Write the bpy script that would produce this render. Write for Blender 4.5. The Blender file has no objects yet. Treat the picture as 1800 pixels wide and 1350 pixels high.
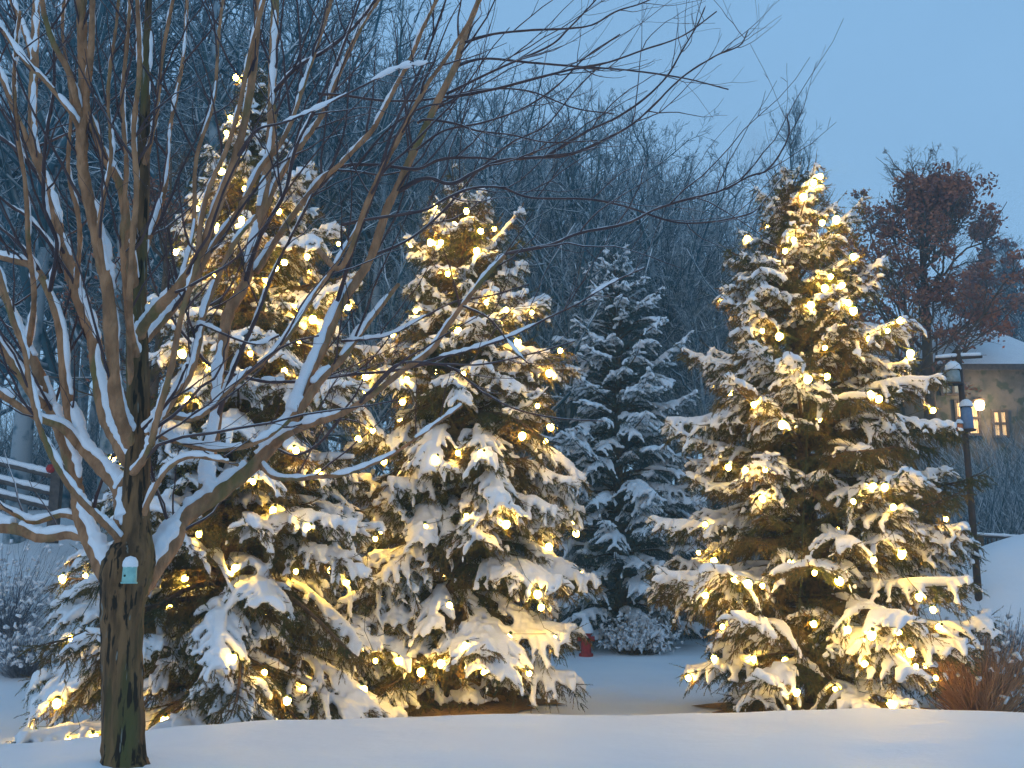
import bpy, math, random
import numpy as np
from mathutils import Vector, Matrix
rng = np.random.default_rng(7)
random.seed(7)
SC = bpy.context.scene
COL = SC.collection
# ------------------------------------------------------------------ camera
PITCH = math.atan(345/1800)
EYE = np.array([0.0, 0.0, 1.6])
cd = bpy.data.cameras.new('camera'); cam = bpy.data.objects.new('camera', cd); COL.objects.link(cam)
cd.sensor_width = 36; cd.lens = 36; cd.clip_end = 3000; cd.clip_start = 0.05
cam.location = EYE; cam.rotation_euler = (math.pi/2+PITCH, 0, 0)
SC.camera = cam
FW = np.array([0, math.cos(PITCH), math.sin(PITCH)]); UP = np.array([0, -math.sin(PITCH), math.cos(PITCH)])
def P(px, py, Y):
    d = np.array([1., 0, 0])*(px-900)/1800 + UP*(675-py)/1800 + FW
    return EYE + d*(Y/d[1])
def proj(V):
    R = V-EYE; dep = R@FW
    return 900+1800*R[..., 0]/dep, 675-1800*(R@UP)/dep
# ------------------------------------------------------------------ world
w = bpy.data.worlds.new('World'); SC.world = w; w.use_nodes = True
nt = w.node_tree; nt.nodes.clear()
out = nt.nodes.new('ShaderNodeOutputWorld'); bg = nt.nodes.new('ShaderNodeBackground')
sky = nt.nodes.new('ShaderNodeTexSky'); sky.sky_type = 'NISHITA'; sky.sun_disc = False
SUN_EL, SUN_ROT = math.radians(9), math.radians(200)
sky.sun_elevation = SUN_EL; sky.sun_rotation = SUN_ROT; sky.ozone_density = 4; sky.dust_density = 0.4; sky.air_density = 1.0
sm = nt.nodes.new('ShaderNodeVectorMath'); sm.operation = 'SCALE'; sm.inputs['Scale'].default_value = 0.09
nt.links.new(sky.outputs[0], sm.inputs[0])
geo = nt.nodes.new('ShaderNodeTexCoord'); sep = nt.nodes.new('ShaderNodeSeparateXYZ'); nt.links.new(geo.outputs['Generated'], sep.inputs[0])
rp = nt.nodes.new('ShaderNodeValToRGB'); nt.links.new(sep.outputs['Z'], rp.inputs[0])
rp.color_ramp.elements[0].position = 0.0; rp.color_ramp.elements[0].color = (0.375, 0.63, 0.92, 1)
rp.color_ramp.elements[1].position = 0.6; rp.color_ramp.elements[1].color = (0.275, 0.52, 0.83, 1)
nz = nt.nodes.new('ShaderNodeTexNoise'); nz.inputs['Scale'].default_value = 2.2; nz.inputs['Detail'].default_value = 5
nt.links.new(geo.outputs['Generated'], nz.inputs['Vector'])
mp = nt.nodes.new('ShaderNodeMapRange'); mp.inputs['From Min'].default_value = .3; mp.inputs['From Max'].default_value = .7
mp.inputs['To Min'].default_value = .93; mp.inputs['To Max'].default_value = 1.07; nt.links.new(nz.outputs[0], mp.inputs[0])
vm = nt.nodes.new('ShaderNodeVectorMath'); vm.operation = 'SCALE'; nt.links.new(rp.outputs[0], vm.inputs[0]); nt.links.new(mp.outputs[0], vm.inputs['Scale'])
mx = nt.nodes.new('ShaderNodeMix'); mx.data_type = 'RGBA'; mx.inputs[0].default_value = 0.85
nt.links.new(sm.outputs[0], mx.inputs[6]); nt.links.new(vm.outputs[0], mx.inputs[7]); nt.links.new(mx.outputs[2], bg.inputs[0])
bg.inputs[1].default_value = 1.0
nt.links.new(bg.outputs[0], out.inputs[0])
sl = bpy.data.lights.new('sun', 'SUN'); sl.energy = 0.32; sl.angle = math.radians(25); sl.color = (1, .80, .62)
so = bpy.data.objects.new('sun', sl); COL.objects.link(so)
_a = SUN_ROT; sd = Vector((math.sin(_a)*math.cos(SUN_EL), math.cos(_a)*math.cos(SUN_EL), math.sin(SUN_EL)))
so.rotation_euler = sd.to_track_quat('Z', 'Y').to_euler()
SC.view_settings.view_transform = 'Standard'; SC.view_settings.look = 'None'; SC.view_settings.exposure = 0.10; SC.view_settings.gamma = 1
SC.cycles.use_denoising = True; SC.cycles.max_bounces = 5; SC.cycles.diffuse_bounces = 3; SC.cycles.glossy_bounces = 1
SC.cycles.transmission_bounces = 2; SC.cycles.transparent_max_bounces = 6; SC.cycles.sample_clamp_indirect = 4; SC.cycles.use_light_tree = True
SC.cycles.caustics_reflective = False; SC.cycles.caustics_refractive = False; SC.cycles.volume_step_rate = 4
# ------------------------------------------------------------------ materials
def mat(name, base, rough=.8, noise=None, scale=8, bump=0, bscale=30, snow=None, stretch=(1, 1, 1), spec=.3, extra=None):
    m = bpy.data.materials.new(name); m.use_nodes = True; n = m.node_tree; b = n.nodes['Principled BSDF']
    b.inputs['Roughness'].default_value = rough; b.inputs['Specular IOR Level'].default_value = spec
    tc = n.nodes.new('ShaderNodeTexCoord'); mpg = n.nodes.new('ShaderNodeMapping'); mpg.inputs['Scale'].default_value = stretch
    n.links.new(tc.outputs['Object'], mpg.inputs[0])
    src = None
    def rgb(c):
        r = n.nodes.new('ShaderNodeRGB'); r.outputs[0].default_value = (*c, 1); return r.outputs[0]
    src = rgb(base)
    def mixin(fac, a, c):
        x = n.nodes.new('ShaderNodeMix'); x.data_type = 'RGBA'; n.links.new(fac, x.inputs[0]); n.links.new(a, x.inputs[6]); n.links.new(c, x.inputs[7]); return x.outputs[2]
    def noisefac(sc, lo, hi, det=6):
        t = n.nodes.new('ShaderNodeTexNoise'); t.inputs['Scale'].default_value = sc; t.inputs['Detail'].default_value = det
        n.links.new(mpg.outputs[0], t.inputs['Vector'])
        r = n.nodes.new('ShaderNodeMapRange'); r.inputs['From Min'].default_value = lo; r.inputs['From Max'].default_value = hi
        n.links.new(t.outputs[0], r.inputs[0]); return r.outputs[0]
    if noise: src = mixin(noisefac(scale, .38, .62), src, rgb(noise))
    if extra:                                   # (colour, scale, lo, hi) patches
        for c, s, lo, hi in extra: src = mixin(noisefac(s, lo, hi, 3), src, rgb(c))
    if snow:                                    # snow settled on faces that look up
        g = n.nodes.new('ShaderNodeNewGeometry'); s = n.nodes.new('ShaderNodeSeparateXYZ'); n.links.new(g.outputs['Normal'], s.inputs[0])
        r = n.nodes.new('ShaderNodeMapRange'); r.inputs['From Min'].default_value = snow[0]; r.inputs['From Max'].default_value = snow[1]
        n.links.new(s.outputs['Z'], r.inputs[0])
        mm = n.nodes.new('ShaderNodeMath'); mm.operation = 'MULTIPLY'; n.links.new(r.outputs[0], mm.inputs[0])
        n.links.new(noisefac(snow[2], .35, .5), mm.inputs[1])
        src = mixin(mm.outputs[0], src, rgb((.82, .84, .87)))
    n.links.new(src, b.inputs['Base Color'])
    if bump:
        t = n.nodes.new('ShaderNodeTexNoise'); t.inputs['Scale'].default_value = bscale; t.inputs['Detail'].default_value = 7
        n.links.new(mpg.outputs[0], t.inputs['Vector'])
        bp = n.nodes.new('ShaderNodeBump'); bp.inputs['Strength'].default_value = bump; bp.inputs['Distance'].default_value = .02
        n.links.new(t.outputs[0], bp.inputs['Height']); n.links.new(bp.outputs[0], b.inputs['Normal'])
    return m
def emis(name, col, s, base=(.8, .6, .3)):
    m = bpy.data.materials.new(name); m.use_nodes = True; b = m.node_tree.nodes['Principled BSDF']
    b.inputs['Base Color'].default_value = (*base, 1); b.inputs['Emission Color'].default_value = (*col, 1); b.inputs['Emission Strength'].default_value = s
    return m
M = {
 'snow': mat('snow', (.88, .89, .91), .65, (.84, .85, .88), 3, .35, 28),
 'ground': mat('snow_ground', (.88, .89, .91), .6, (.83, .85, .89), .8, .5, 5),
 'bark': mat('bark', (.22, .12, .052), .9, (.085, .048, .022), 22, 1.0, 34, None, (1, 1, .16), extra=[((.095, .09, .03), 5, .48, .66), ((.025, .016, .008), 30, .55, .60), ((.20, .20, .17), 34, .66, .70)]),
 'limb': mat('limb_bark', (.46, .235, .115), .85, (.27, .135, .065), 18, 1.0, 45, None, (1, 1, .4), extra=[((.20, .15, .055), 5, .56, .68)]),
 'twig': mat('twig_bark', (.10, .06, .055), .8, (.06, .038, .042), 9, snow=(.45, .75, 2.2)),
 'sbark': mat('spruce_bark', (.16, .10, .06), .95, (.07, .045, .03), 20, .8, 30),
 'needle': mat('spruce_needles', (.08, .09, .025), .7, (.19, .12, .035), 3, extra=[((.035, .055, .03), 9, .55, .62)]),
 'needle_b': mat('blue_spruce_needles', (.035, .085, .095), .7, (.05, .10, .095), 4),
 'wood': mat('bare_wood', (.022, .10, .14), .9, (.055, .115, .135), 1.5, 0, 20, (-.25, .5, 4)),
 'woodw': mat('warm_wood', (.16, .095, .055), .9, (.09, .06, .035), 3, .4, 20, (.6, .9, 4)),
 'oakleaf': mat('oak_leaves', (.46, .17, .075), .85, (.26, .09, .055), 2, snow=(.75, .98, 3)),
 'fence': mat('fence_wood', (.12, .10, .09), .9, (.07, .06, .055), 12, .4, 30),
 'wall': mat('house_wall', (.21, .185, .155), .95, (.10, .10, .085), 1.6, .5, 9, snow=None, extra=[((.07, .085, .06), 3, .52, .6)]),
 'dark': mat('dark_metal', (.05, .035, .03), .6, (.09, .05, .035), 10),
 'teal': mat('teal_paint', (.33, .62, .56), .5, (.25, .5, .46), 25),
 'green': mat('green_jar', (.25, .55, .42), .4, (.2, .45, .36), 25),
 'bluebox': mat('blue_feeder_paint', (.14, .22, .36), .5, (.18, .26, .38), 25),
 'grey': mat('grey_paint', (.33, .38, .38), .6, (.25, .3, .3), 25),
 'red': mat('red_paint', (.5, .03, .03), .5, (.35, .02, .02), 20),
 'orange': mat('orange_plastic', (.6, .2, .07), .5, (.5, .16, .06), 20),
 'yellow': mat('yellow_board', (.62, .36, .03), .5, (.5, .28, .03), 20),
 'mulch': mat('mulch', (.32, .20, .07), .95, (.20, .12, .05), 25, .9, 50),
 'grass': mat('dry_grass', (.58, .34, .19), .9, (.42, .23, .13), 8),
 'shrub': mat('shrub_twigs', (.16, .17, .20), .9, (.10, .11, .14), 8, snow=(.0, .5, 8)),
 'wire': mat('light_wire', (.02, .04, .02), .6),
 'cap': mat('bulb_socket', (.02, .05, .02), .6),
 'bulb': emis('warm_bulb', (1, .58, .085), 106),
 'window': emis('lit_window', (1, .60, .28), .55),
 'lamp': emis('lamp_glass', (1, .66, .33), 12),
}
# ------------------------------------------------------------------ mesh helpers
def mesh(name, V, F, m, smooth=True):
    me = bpy.data.meshes.new(name); V = np.asarray(V, np.float32).reshape(-1, 3); F = np.asarray(F, np.int32)
    me.vertices.add(len(V)); me.vertices.foreach_set('co', V.ravel())
    k = F.shape[1]; me.loops.add(F.size); me.loops.foreach_set('vertex_index', F.ravel())
    me.polygons.add(len(F)); me.polygons.foreach_set('loop_start', np.arange(0, F.size, k, dtype=np.int32))
    me.polygons.foreach_set('use_smooth', np.full(len(F), smooth))
    me.update(calc_edges=True); me.materials.append(m)
    return me
def link(name, me, parent=None):
    o = bpy.data.objects.new(name, me); COL.objects.link(o)
    if parent is not None: o.parent = parent
    return o
def thing(name, label, cat, loc=(0, 0, 0), group=None, rz=0):
    o = bpy.data.objects.new(name, None); COL.objects.link(o); o.location = loc; o.rotation_euler = (0, 0, rz)
    o.empty_display_size = .2
    tag(o, label, cat, group); return o
def tag(o, label=None, cat=None, group=None, kind=None):
    if label: o['label'] = label
    if cat: o['category'] = cat
    if group: o['group'] = group
    if kind: o['kind'] = kind
    return o
def nrm(a): return a/np.maximum(np.linalg.norm(a, axis=-1, keepdims=True), 1e-9)
def tubes(Pt, R, sides=4, cap=True):
    """Pt (N,K,3), R (N,K) -> V, quads"""
    N, K, _ = Pt.shape
    T = np.gradient(Pt, axis=1); T = nrm(T)
    ref = np.where(np.abs(T[..., 2:3]) > .9, np.array([1., .1, 0]), np.array([0, 0, 1.]))
    ref = np.broadcast_to(ref[:, :1], T.shape) if N > 0 else ref
    A = nrm(np.cross(ref, T)); B = np.cross(T, A)
    th = np.arange(sides)*2*math.pi/sides + math.pi/sides
    V = Pt[:, :, None] + R[:, :, None, None]*(np.cos(th)[:, None]*A[:, :, None]+np.sin(th)[:, None]*B[:, :, None])
    i = np.arange(N)[:, None, None]*K*sides; k = np.arange(K-1)[None, :, None]*sides; s = np.arange(sides)[None, None]
    s2 = (s+1) % sides
    F = np.stack([i+k+s, i+k+s2, i+k+sides+s2, i+k+sides+s], -1).reshape(-1, 4)
    V = V.reshape(-1, 3)
    if cap and sides == 4:
        e = (np.arange(N)*K*sides)[:, None]
        F = np.vstack([F, e+np.array([3, 2, 1, 0]), e+(K-1)*sides+np.arange(4)])
    return V, F
class MB:
    def __init__(s): s.V = []; s.F = []; s.n = 0
    def add(s, V, F):
        s.V.append(np.asarray(V, float)); s.F.append(np.asarray(F)+s.n); s.n += len(V)
    def tube(s, pts, r, sides=8, wob=0):
        pts = np.asarray(pts, float); r = np.broadcast_to(np.asarray(r, float), (len(pts),))
        V, F = tubes(pts[None], r[None], sides, False)
        if wob:
            V = V + rng.normal(0, wob, V.shape)
        n = len(pts)*sides
        c0 = pts[0]; c1 = pts[-1]; V = np.vstack([V, c0, c1]); a = np.arange(sides); b = (a+1) % sides
        F = np.vstack([F, np.stack([b, a, np.full(sides, n), np.full(sides, n)], 1), np.stack([n-sides+a, n-sides+b, np.full(sides, n+1), np.full(sides, n+1)], 1)])
        s.add(V, F)
    def box(s, c, h, rz=0, tilt=0):
        c = np.array(c, float); h = np.array(h, float)
        q = np.array([[x, y, z] for x in (-1, 1) for y in (-1, 1) for z in (-1, 1)])*h
        ct, st = math.cos(tilt), math.sin(tilt); q = q@np.array([[ct, 0, -st], [0, 1, 0], [st, 0, ct]]).T
        cz, sz = math.cos(rz), math.sin(rz); q = q@np.array([[cz, -sz, 0], [sz, cz, 0], [0, 0, 1]]).T
        s.add(q+c, [[0, 1, 3, 2], [4, 6, 7, 5], [0, 4, 5, 1], [2, 3, 7, 6], [0, 2, 6, 4], [1, 5, 7, 3]])
    def lathe(s, c, prof, sides=14, noise=0):
        c = np.array(c, float); prof = np.array(prof, float); K = len(prof); th = np.arange(sides)*2*math.pi/sides
        V = np.stack([prof[:, None, 0]*np.cos(th), prof[:, None, 0]*np.sin(th), np.repeat(prof[:, 1:2], sides, 1)], -1).reshape(-1, 3)
        if noise: V = V*(1+rng.normal(0, noise, (len(V), 1)))
        k = np.arange(K-1)[:, None]*sides; a = np.arange(sides)[None]; b = (a+1) % sides
        s.add(V+c, np.stack([k+a, k+b, k+sides+b, k+sides+a], -1).reshape(-1, 4))
    def quad(s, a, b, c, d): s.add([a, b, c, d], [[0, 1, 2, 3]])
    def build(s, name, m, parent=None, smooth=True, off=None):
        V = np.vstack(s.V)
        if off is not None: V = V-np.asarray(off)
        return link(name, mesh(name, V, clean(np.vstack(s.F)), m, smooth) if False else mesh_mixed(name, V, np.vstack(s.F), m, smooth), parent)
def mesh_mixed(name, V, F, m, smooth):
    me = bpy.data.meshes.new(name)
    faces = [tuple(dict.fromkeys(f)) for f in F.tolist()]
    me.from_pydata([tuple(v) for v in V.tolist()], [], faces); me.update()
    me.polygons.foreach_set('use_smooth', np.full(len(me.polygons), smooth)); me.materials.append(m); return me
def remesh(me, vox, m, disp=0, smooth_it=0):
    o = bpy.data.objects.new('tmp', me); COL.objects.link(o)
    md = o.modifiers.new('r', 'REMESH'); md.mode = 'VOXEL'; md.voxel_size = vox; md.use_smooth_shade = True
    if smooth_it:
        s = o.modifiers.new('s', 'SMOOTH'); s.factor = .5; s.iterations = smooth_it
    dg = bpy.context.evaluated_depsgraph_get(); ev = o.evaluated_get(dg)
    r = bpy.data.meshes.new_from_object(ev); r.materials.clear(); r.materials.append(m)
    bpy.data.objects.remove(o); bpy.data.meshes.remove(me)
    r.polygons.foreach_set('use_smooth', np.ones(len(r.polygons), bool))
    return r
def vnoise(x, y, seed=0):          # smooth value noise
    r = np.random.default_rng(seed).random((64, 64)); xi = np.floor(x).astype(int); yi = np.floor(y).astype(int)
    fx = x-xi; fy = y-yi; fx = fx*fx*(3-2*fx); fy = fy*fy*(3-2*fy)
    g = lambda a, b: r[a % 64, b % 64]
    return (g(xi, yi)*(1-fx)+g(xi+1, yi)*fx)*(1-fy)+(g(xi, yi+1)*(1-fx)+g(xi+1, yi+1)*fx)*fy
def sst(a, b, x): t = np.clip((x-a)/(b-a), 0, 1); return t*t*(3-2*t)
# ------------------------------------------------------------------ terrain
def gz(x, y):
    x = np.asarray(x, float); y = np.asarray(y, float)
    crest = 8.6 + .25*np.sin(x*.7)+.3*np.sin(x*.31+1)
    bank = .50+.02*np.sin(x*1.3+y*.4)
    bank = bank + .05*np.exp(-((x+3.9)**2+(y-5.7)**2)/1.6)
    drop = sst(crest, crest+1.9, y)
    lf = sst(-2.0, -4.6, x)                        # on the left the bank is low and the lawn runs on
    z = bank*(1-drop)*(1-.35*lf)
    z = z + .012*np.clip(y-12, 0, 100)*1.6
    z = z + sst(-5, -9.5, x)*sst(13, 25, y)*3.0    # hill on the left
    z = z + sst(26, 60, y)*4.5
    z = z + 1.95*np.exp(-(((x-8.2)/2.6)**2+((y-16.2)/1.9)**2)**1.3)   # ploughed heap on the right
    z = z + 1.0*np.exp(-(((x-12)/3.5)**2+((y-16.5)/2.2)**2))
    z = z + 1.6*sst(6, 12, x)*sst(17, 24, y)
    z = z + .05*(vnoise(x*.9+50, y*.9+50, 3)-.5)+.025*(vnoise(x*2.6+50, y*2.6+50, 4)-.5)
    z = z + .16*np.exp(-((x+.7)**2+(y-13)**2)/2.5)+.16*np.exp(-((x-3.67)**2+(y-12.4)**2)/2.5)
    z = z + .135*np.exp(-((x+2.16)**2+(y-5.8)**2)/1.2)+.03*np.exp(-((x+2.16)**2+(y-5.7)**2)/.06)
    return z
def axis(a, b, fine0, fine1, step, far):
    c = list(np.arange(fine0, fine1, step)); v = fine0; s = step
    lo = []
    while v > a: s *= 1.13; v -= s; lo.append(v)
    v = c[-1]; s = step; hi = []
    while v < b: s *= 1.13; v += s; hi.append(v)
    return np.array(lo[::-1]+c+hi)
xs = axis(-900, 900, -9, 13, .09, 0); ys = axis(-200, 1500, 4.5, 26, .09, 0)
X, Y = np.meshgrid(xs, ys); Z = gz(X, Y); V = np.stack([X, Y, Z], -1).reshape(-1, 3)
nx, ny = len(xs), len(ys); a = (np.arange(ny-1)[:, None]*nx+np.arange(nx-1)).reshape(-1)
tag(link('snow_ground', mesh('snow_ground', V, np.stack([a, a+1, a+nx+1, a+nx], 1), M['ground'])), kind='structure')
# ------------------------------------------------------------------ spruces
def spruce(name, label, cx, cy, H, prof, whorls, nper, group, needle='needle', snow_amt=1.0, seed=1, detail=1.0, vox=.02, e_top=50, droop=.42, snowr=1.0):
    """prof: list of (height fraction, radius left, radius right)"""
    r = np.random.default_rng(seed); g0 = float(gz(cx, cy))
    t = thing(name, label, 'spruce tree', (cx, cy, g0), group)
    hp = np.array([p[0] for p in prof])*H
    def rad(h, az):
        L = np.interp(h, hp, [p[1] for p in prof]); R_ = np.interp(h, hp, [p[2] for p in prof]); k = (np.cos(az)+1)/2
        return L*(1-k)+R_*k
    # trunk
    tb = MB(); hh = np.linspace(-.1, H*.99, 24); tb.tube(np.stack([.03*np.sin(hh*1.3), .03*np.cos(hh), hh], 1), np.interp(hh, [0, H], [.14*H/6.5, .012]), 9)
    tb.build('trunk', M['sbark'], t)
    # primaries
    hs = []; az = []
    for i in range(whorls):
        f = ((i+.3)/whorls); h = H*(.05+.93*(f**.93)); n = max(3, int(round(nper*(1-.35*f)))); a0 = r.random()*6.28
        for j in range(n):
            hs.append(h+r.normal(0, .09)); az.append(a0+j*6.283/n+r.normal(0, .22))
    hs = np.clip(np.array(hs), .12, H*.985); az = np.array(az); n1 = len(hs); f = hs/H
    L = rad(hs, az)*np.where(r.random(n1) < .36, r.uniform(.42, .8, n1), r.uniform(.78, 1.14, n1))+.05
    L = L*np.interp(hs, [.1, .55], [.62, 1])
    e0 = np.radians(np.interp(f, [0, .1, .45, .8, 1], [-2, 8, 22, 34, e_top])+r.normal(0, 6, n1))
    dr = np.interp(f, [0, .5, .85, 1], [droop*.75, droop+.06, .30, .05])*r.uniform(.45, 1.4, n1)
    s = np.linspace(0, 1, 9)[None]
    def prim(s):   # s (n1,k)
        rr = L[:, None]*s*(1-.10*s**2); z = hs[:, None]+L[:, None]*(np.tan(e0)[:, None]*s-dr[:, None]*1.35*s**2+.12*s**5)
        bend = .12*np.sin(az*7)[:, None]*s*s
        aa = az[:, None]+bend
        return np.stack([rr*np.cos(aa), rr*np.sin(aa), np.maximum(z, .10+.05*(1-s))], -1)
    Pp = prim(np.repeat(s, n1, 0)); Rp = (.006+.016*L[:, None]*(1-s)**.8)
    bv = [tubes(Pp, Rp, 4)]
    # secondaries
    par = []; ss = []; side = []
    for i in range(n1):
        k = int(L[i]/(.092/detail))+3
        q = .16+.82*(np.arange(k)+r.random(k)*.6)/k; par += [i]*k; ss += list(q); side += [1 if (j % 2) else -1 for j in range(k)]
    par = np.array(par); ss = np.array(ss); side = np.array(side); n2 = len(par)
    def pe(i, s_):  # evaluate primary i at s_ (vectorised)
        rr = L[i]*s_*(1-.10*s_**2); z = hs[i]+L[i]*(np.tan(e0[i])*s_-dr[i]*1.35*s_**2+.12*s_**5); aa = az[i]+.12*np.sin(az[i]*7)*s_*s_
        return np.stack([rr*np.cos(aa), rr*np.sin(aa), np.maximum(z, .10+.05*(1-s_))], -1)
    B = pe(par, ss); Tn = nrm(pe(par, ss)-pe(par, ss-.03))
    ang = side*np.radians(r.uniform(38, 68, n2)); ca, sa = np.cos(ang), np.sin(ang)
    D = np.stack([Tn[:, 0]*ca-Tn[:, 1]*sa, Tn[:, 0]*sa+Tn[:, 1]*ca, Tn[:, 2]*.6], -1)
    l2 = (.09+np.minimum(.34*L[par]*(1.12-ss)*np.clip(ss*2.2+.25, 0, 1), .42))*r.uniform(.6, 1.3, n2)
    dd = r.uniform(.10, .75, n2)
    u = np.linspace(0, 1, 5)
    def se(i, u_):
        b = B[i]+D[i]*(l2[i]*u_)[..., None]; b[..., 2] -= dd[i]*l2[i]*u_**2; b[..., 2] = np.maximum(b[..., 2], .05); return b
    Ps = np.stack([se(np.arange(n2), np.full(n2, q)) for q in u], 1)
    bv.append(tubes(Ps, np.repeat((.0045*(1-u)+.0015)[None], n2, 0), 3))
    mbb = MB(); [mbb.add(*q) for q in bv]
    link('boughs', mesh('boughs', np.vstack(mbb.V), np.vstack(mbb.F), M['sbark']), t)
    # sprigs: along secondaries and outer primaries
    k3 = np.maximum((l2/(.018/detail)).astype(int), 4); i3 = np.repeat(np.arange(n2), k3)
    u3 = r.random(len(i3))*.92+.08; o3 = se(i3, u3); t3 = nrm(se(i3, u3)-se(i3, u3-.05))
    sd_ = np.where(r.random(len(i3)) < .5, -1, 1)*np.radians(r.uniform(15, 70, len(i3))); ca, sa = np.cos(sd_), np.sin(sd_)
    d3 = np.stack([t3[:, 0]*ca-t3[:, 1]*sa, t3[:, 0]*sa+t3[:, 1]*ca, t3[:, 2]*.5-r.uniform(-.15, 1.4, len(i3))], -1); d3 = nrm(d3)
    l3 = r.uniform(.06, .17, len(i3))
    # leader sprigs + tips of primaries pointing up
    tipn = max(8, int(40*detail)); za = r.random(tipn)*6.28; zh = H*(1-.10*r.random(tipn)**1.3)
    o3 = np.vstack([o3, np.stack([0*za, 0*za, zh], 1), Pp[:, -1], Pp[:, -2]]); ex = nrm(Pp[:, -1]-Pp[:, -2])
    d3 = np.vstack([d3, nrm(np.stack([np.cos(za), np.sin(za), 1.1+0*za], 1)), nrm(ex+[0, 0, .25]), nrm(ex+[0, 0, .1])])
    l3 = np.concatenate([l3, r.uniform(.10, .22, tipn), r.uniform(.1, .2, 2*n1)])
    n3 = len(l3)
    # needles: m triangles per sprig, in a bottle-brush
    m_ = max(6, int(12*detail)); q = (np.arange(m_)+.5)/m_
    A = nrm(np.cross(d3, [0.02, .03, 1.])); Bv = np.cross(d3, A)
    th = r.random((n3, m_))*6.28
    base = o3[:, None]+d3[:, None]*(l3[:, None]*q[None])[..., None]
    outd = np.cos(th)[..., None]*A[:, None]+np.sin(th)[..., None]*Bv[:, None]
    nd = nrm(outd*.8+d3[:, None]*.75); nl = (.034*(1-.35*q)[None]*r.uniform(.8, 1.2, (n3, m_)))[..., None]
    side_ = nrm(np.cross(nd, d3[:, None]))*.0052
    tri = np.stack([base-side_, base+side_, base+nd*nl], 2).reshape(-1, 3)
    tri2 = np.stack([o3+A*.004, o3-A*.004, o3+d3*(l3[:, None]+.015)], 1).reshape(-1, 3)
    tri3 = np.stack([o3+Bv*.004, o3-Bv*.004, o3+d3*(l3[:, None]+.015)], 1).reshape(-1, 3)
    allv = np.vstack([tri, tri2, tri3])
    link('crown', mesh('crown', allv, np.arange(len(allv)).reshape(-1, 3), M[needle], False), t)
    # snow: lobed sausages on boughs, fused by a voxel remesh
    load = r.random(n1)
    smask = (load[par] < .88*snow_amt) & (ss > .25+.3*r.random(n2)) & (vnoise(B[:, 0]*3.1+30, B[:, 1]*3.1+B[:, 2]*4+30, seed) > .20)
    idx = np.where(smask)[0]
    K = 6; uu = np.linspace(-.02, .84, K)
    Pn = np.stack([se(idx, np.full(len(idx), q_)) for q_ in uu], 1)
    heavy = (.2+.9*r.random(len(idx))**1.5)[:, None]
    rr = (.025+.035*heavy)*snowr*np.array([.75, 1.0, 1.05, .95, .8, .5])[None]*r.uniform(.65, 1.35, (len(idx), K))*np.interp(hs[par[idx]]/H, [0, .7, 1], [1.1, .8, .45])[:, None]
    Pn[..., 2] += rr*.62
    mb = MB()
    Pp2 = Pp[load < .84*snow_amt][:, 2:]; Lm = L[load < .84*snow_amt]; hf = np.interp(hs[load < .84*snow_amt]/H, [0, .7, 1], [1.1, .85, .4])
    rp_ = (.030+.010*np.minimum(Lm, 2))[:, None]*snowr*np.array([.5, .8, 1.0, 1.1, 1.1, .95, .6])[None]*r.uniform(.5, 1.5, (len(Lm), 7))*hf[:, None]
    Pp2 = Pp2.copy(); Pp2[..., 2] += rp_*.75
    mb.add(*tubes(Pn, rr, 4)); mb.add(*tubes(Pp2, rp_, 4))
    # extra short fingers on the fringe
    j = r.choice(len(i3), int(len(i3)*.30*snow_amt), replace=False); j = j[smask[i3[j]]]
    F3 = np.stack([o3[j]+d3[j]*(l3[j]*q_)[:, None] for q_ in (0, .3, .6)], 1); rf = r.uniform(.014, .034, (len(j), 1))*snowr*np.array([1.1, 1, .7])[None]
    F3[..., 2] += rf*.8
    mb.add(*tubes(F3, rf, 4))
    V = np.vstack(mb.V); V[:, 2] = np.maximum(V[:, 2], .02)
    me = remesh(mesh('s', V, np.vstack(mb.F), M['snow']), vox, M['snow'], smooth_it=1)
    me.name = 'snow_cover'; link('snow_cover', me, t)
    tips = np.vstack([Ps[:, -1], Ps[:, 2], Pp[:, -1], Pp[:, -2]])+[cx, cy, g0]
    return t, tips
def px_prof(cx_px, Yd, H, cy, rows):
    """(py, left px, right px) rows of the outline -> profile in metres"""
    g0 = float(gz(0, cy)); res = []
    for py, l, rgt in rows:
        z = P(cx_px, py, Yd)[2]-g0; res.append((z/H, (cx_px-l)/1800*Yd, (rgt-cx_px)/1800*Yd))
    res = sorted(res); return [(max(0, a_), max(.03, b_), max(.03, c_)) for a_, b_, c_ in res]
SG = 'spruces wound with warm string lights'
SP = {}
def place(key, name, label, px, top, Yd, rows, **kw):
    q = P(px, top, Yd); cx = q[0]; g0 = float(gz(cx, Yd)); H = q[2]-g0
    # the foot stands where the view column meets the ground at that distance
    cx = P(px, 1150, Yd)[0]
    pr = px_prof(px, Yd, H, Yd, rows)
    SP[key] = spruce(name, label, cx, Yd, H, pr, seed=kw.pop('seed', 1), **kw)+(cx, Yd, H)
place('A', 'lit_spruce', 'tallest snow-laden spruce with warm string lights, right behind the bare tree trunk', 395, 125, 11.6,
      [(125, 390, 402), (240, 355, 440), (300, 335, 470), (380, 290, 540), (470, 285, 570), (620, 235, 650), (760, 180, 672), (900, 130, 680), (1050, 65, 715), (1200, 40, 720), (1290, 90, 700)],
      whorls=32, nper=14, group=SG, seed=3, snowr=1.12)
place('B', 'lit_spruce', 'broad lit spruce with thick snow pads, second in size, in the middle of the picture', 800, 350, 13.0,
      [(350, 775, 825), (400, 745, 850), (470, 685, 900), (560, 700, 950), (640, 650, 990), (720, 620, 1010), (850, 600, 1025), (1000, 560, 1050), (1150, 560, 1065), (1240, 580, 1075)],
      whorls=29, nper=13, group=SG, seed=5, snowr=1.2)
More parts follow.
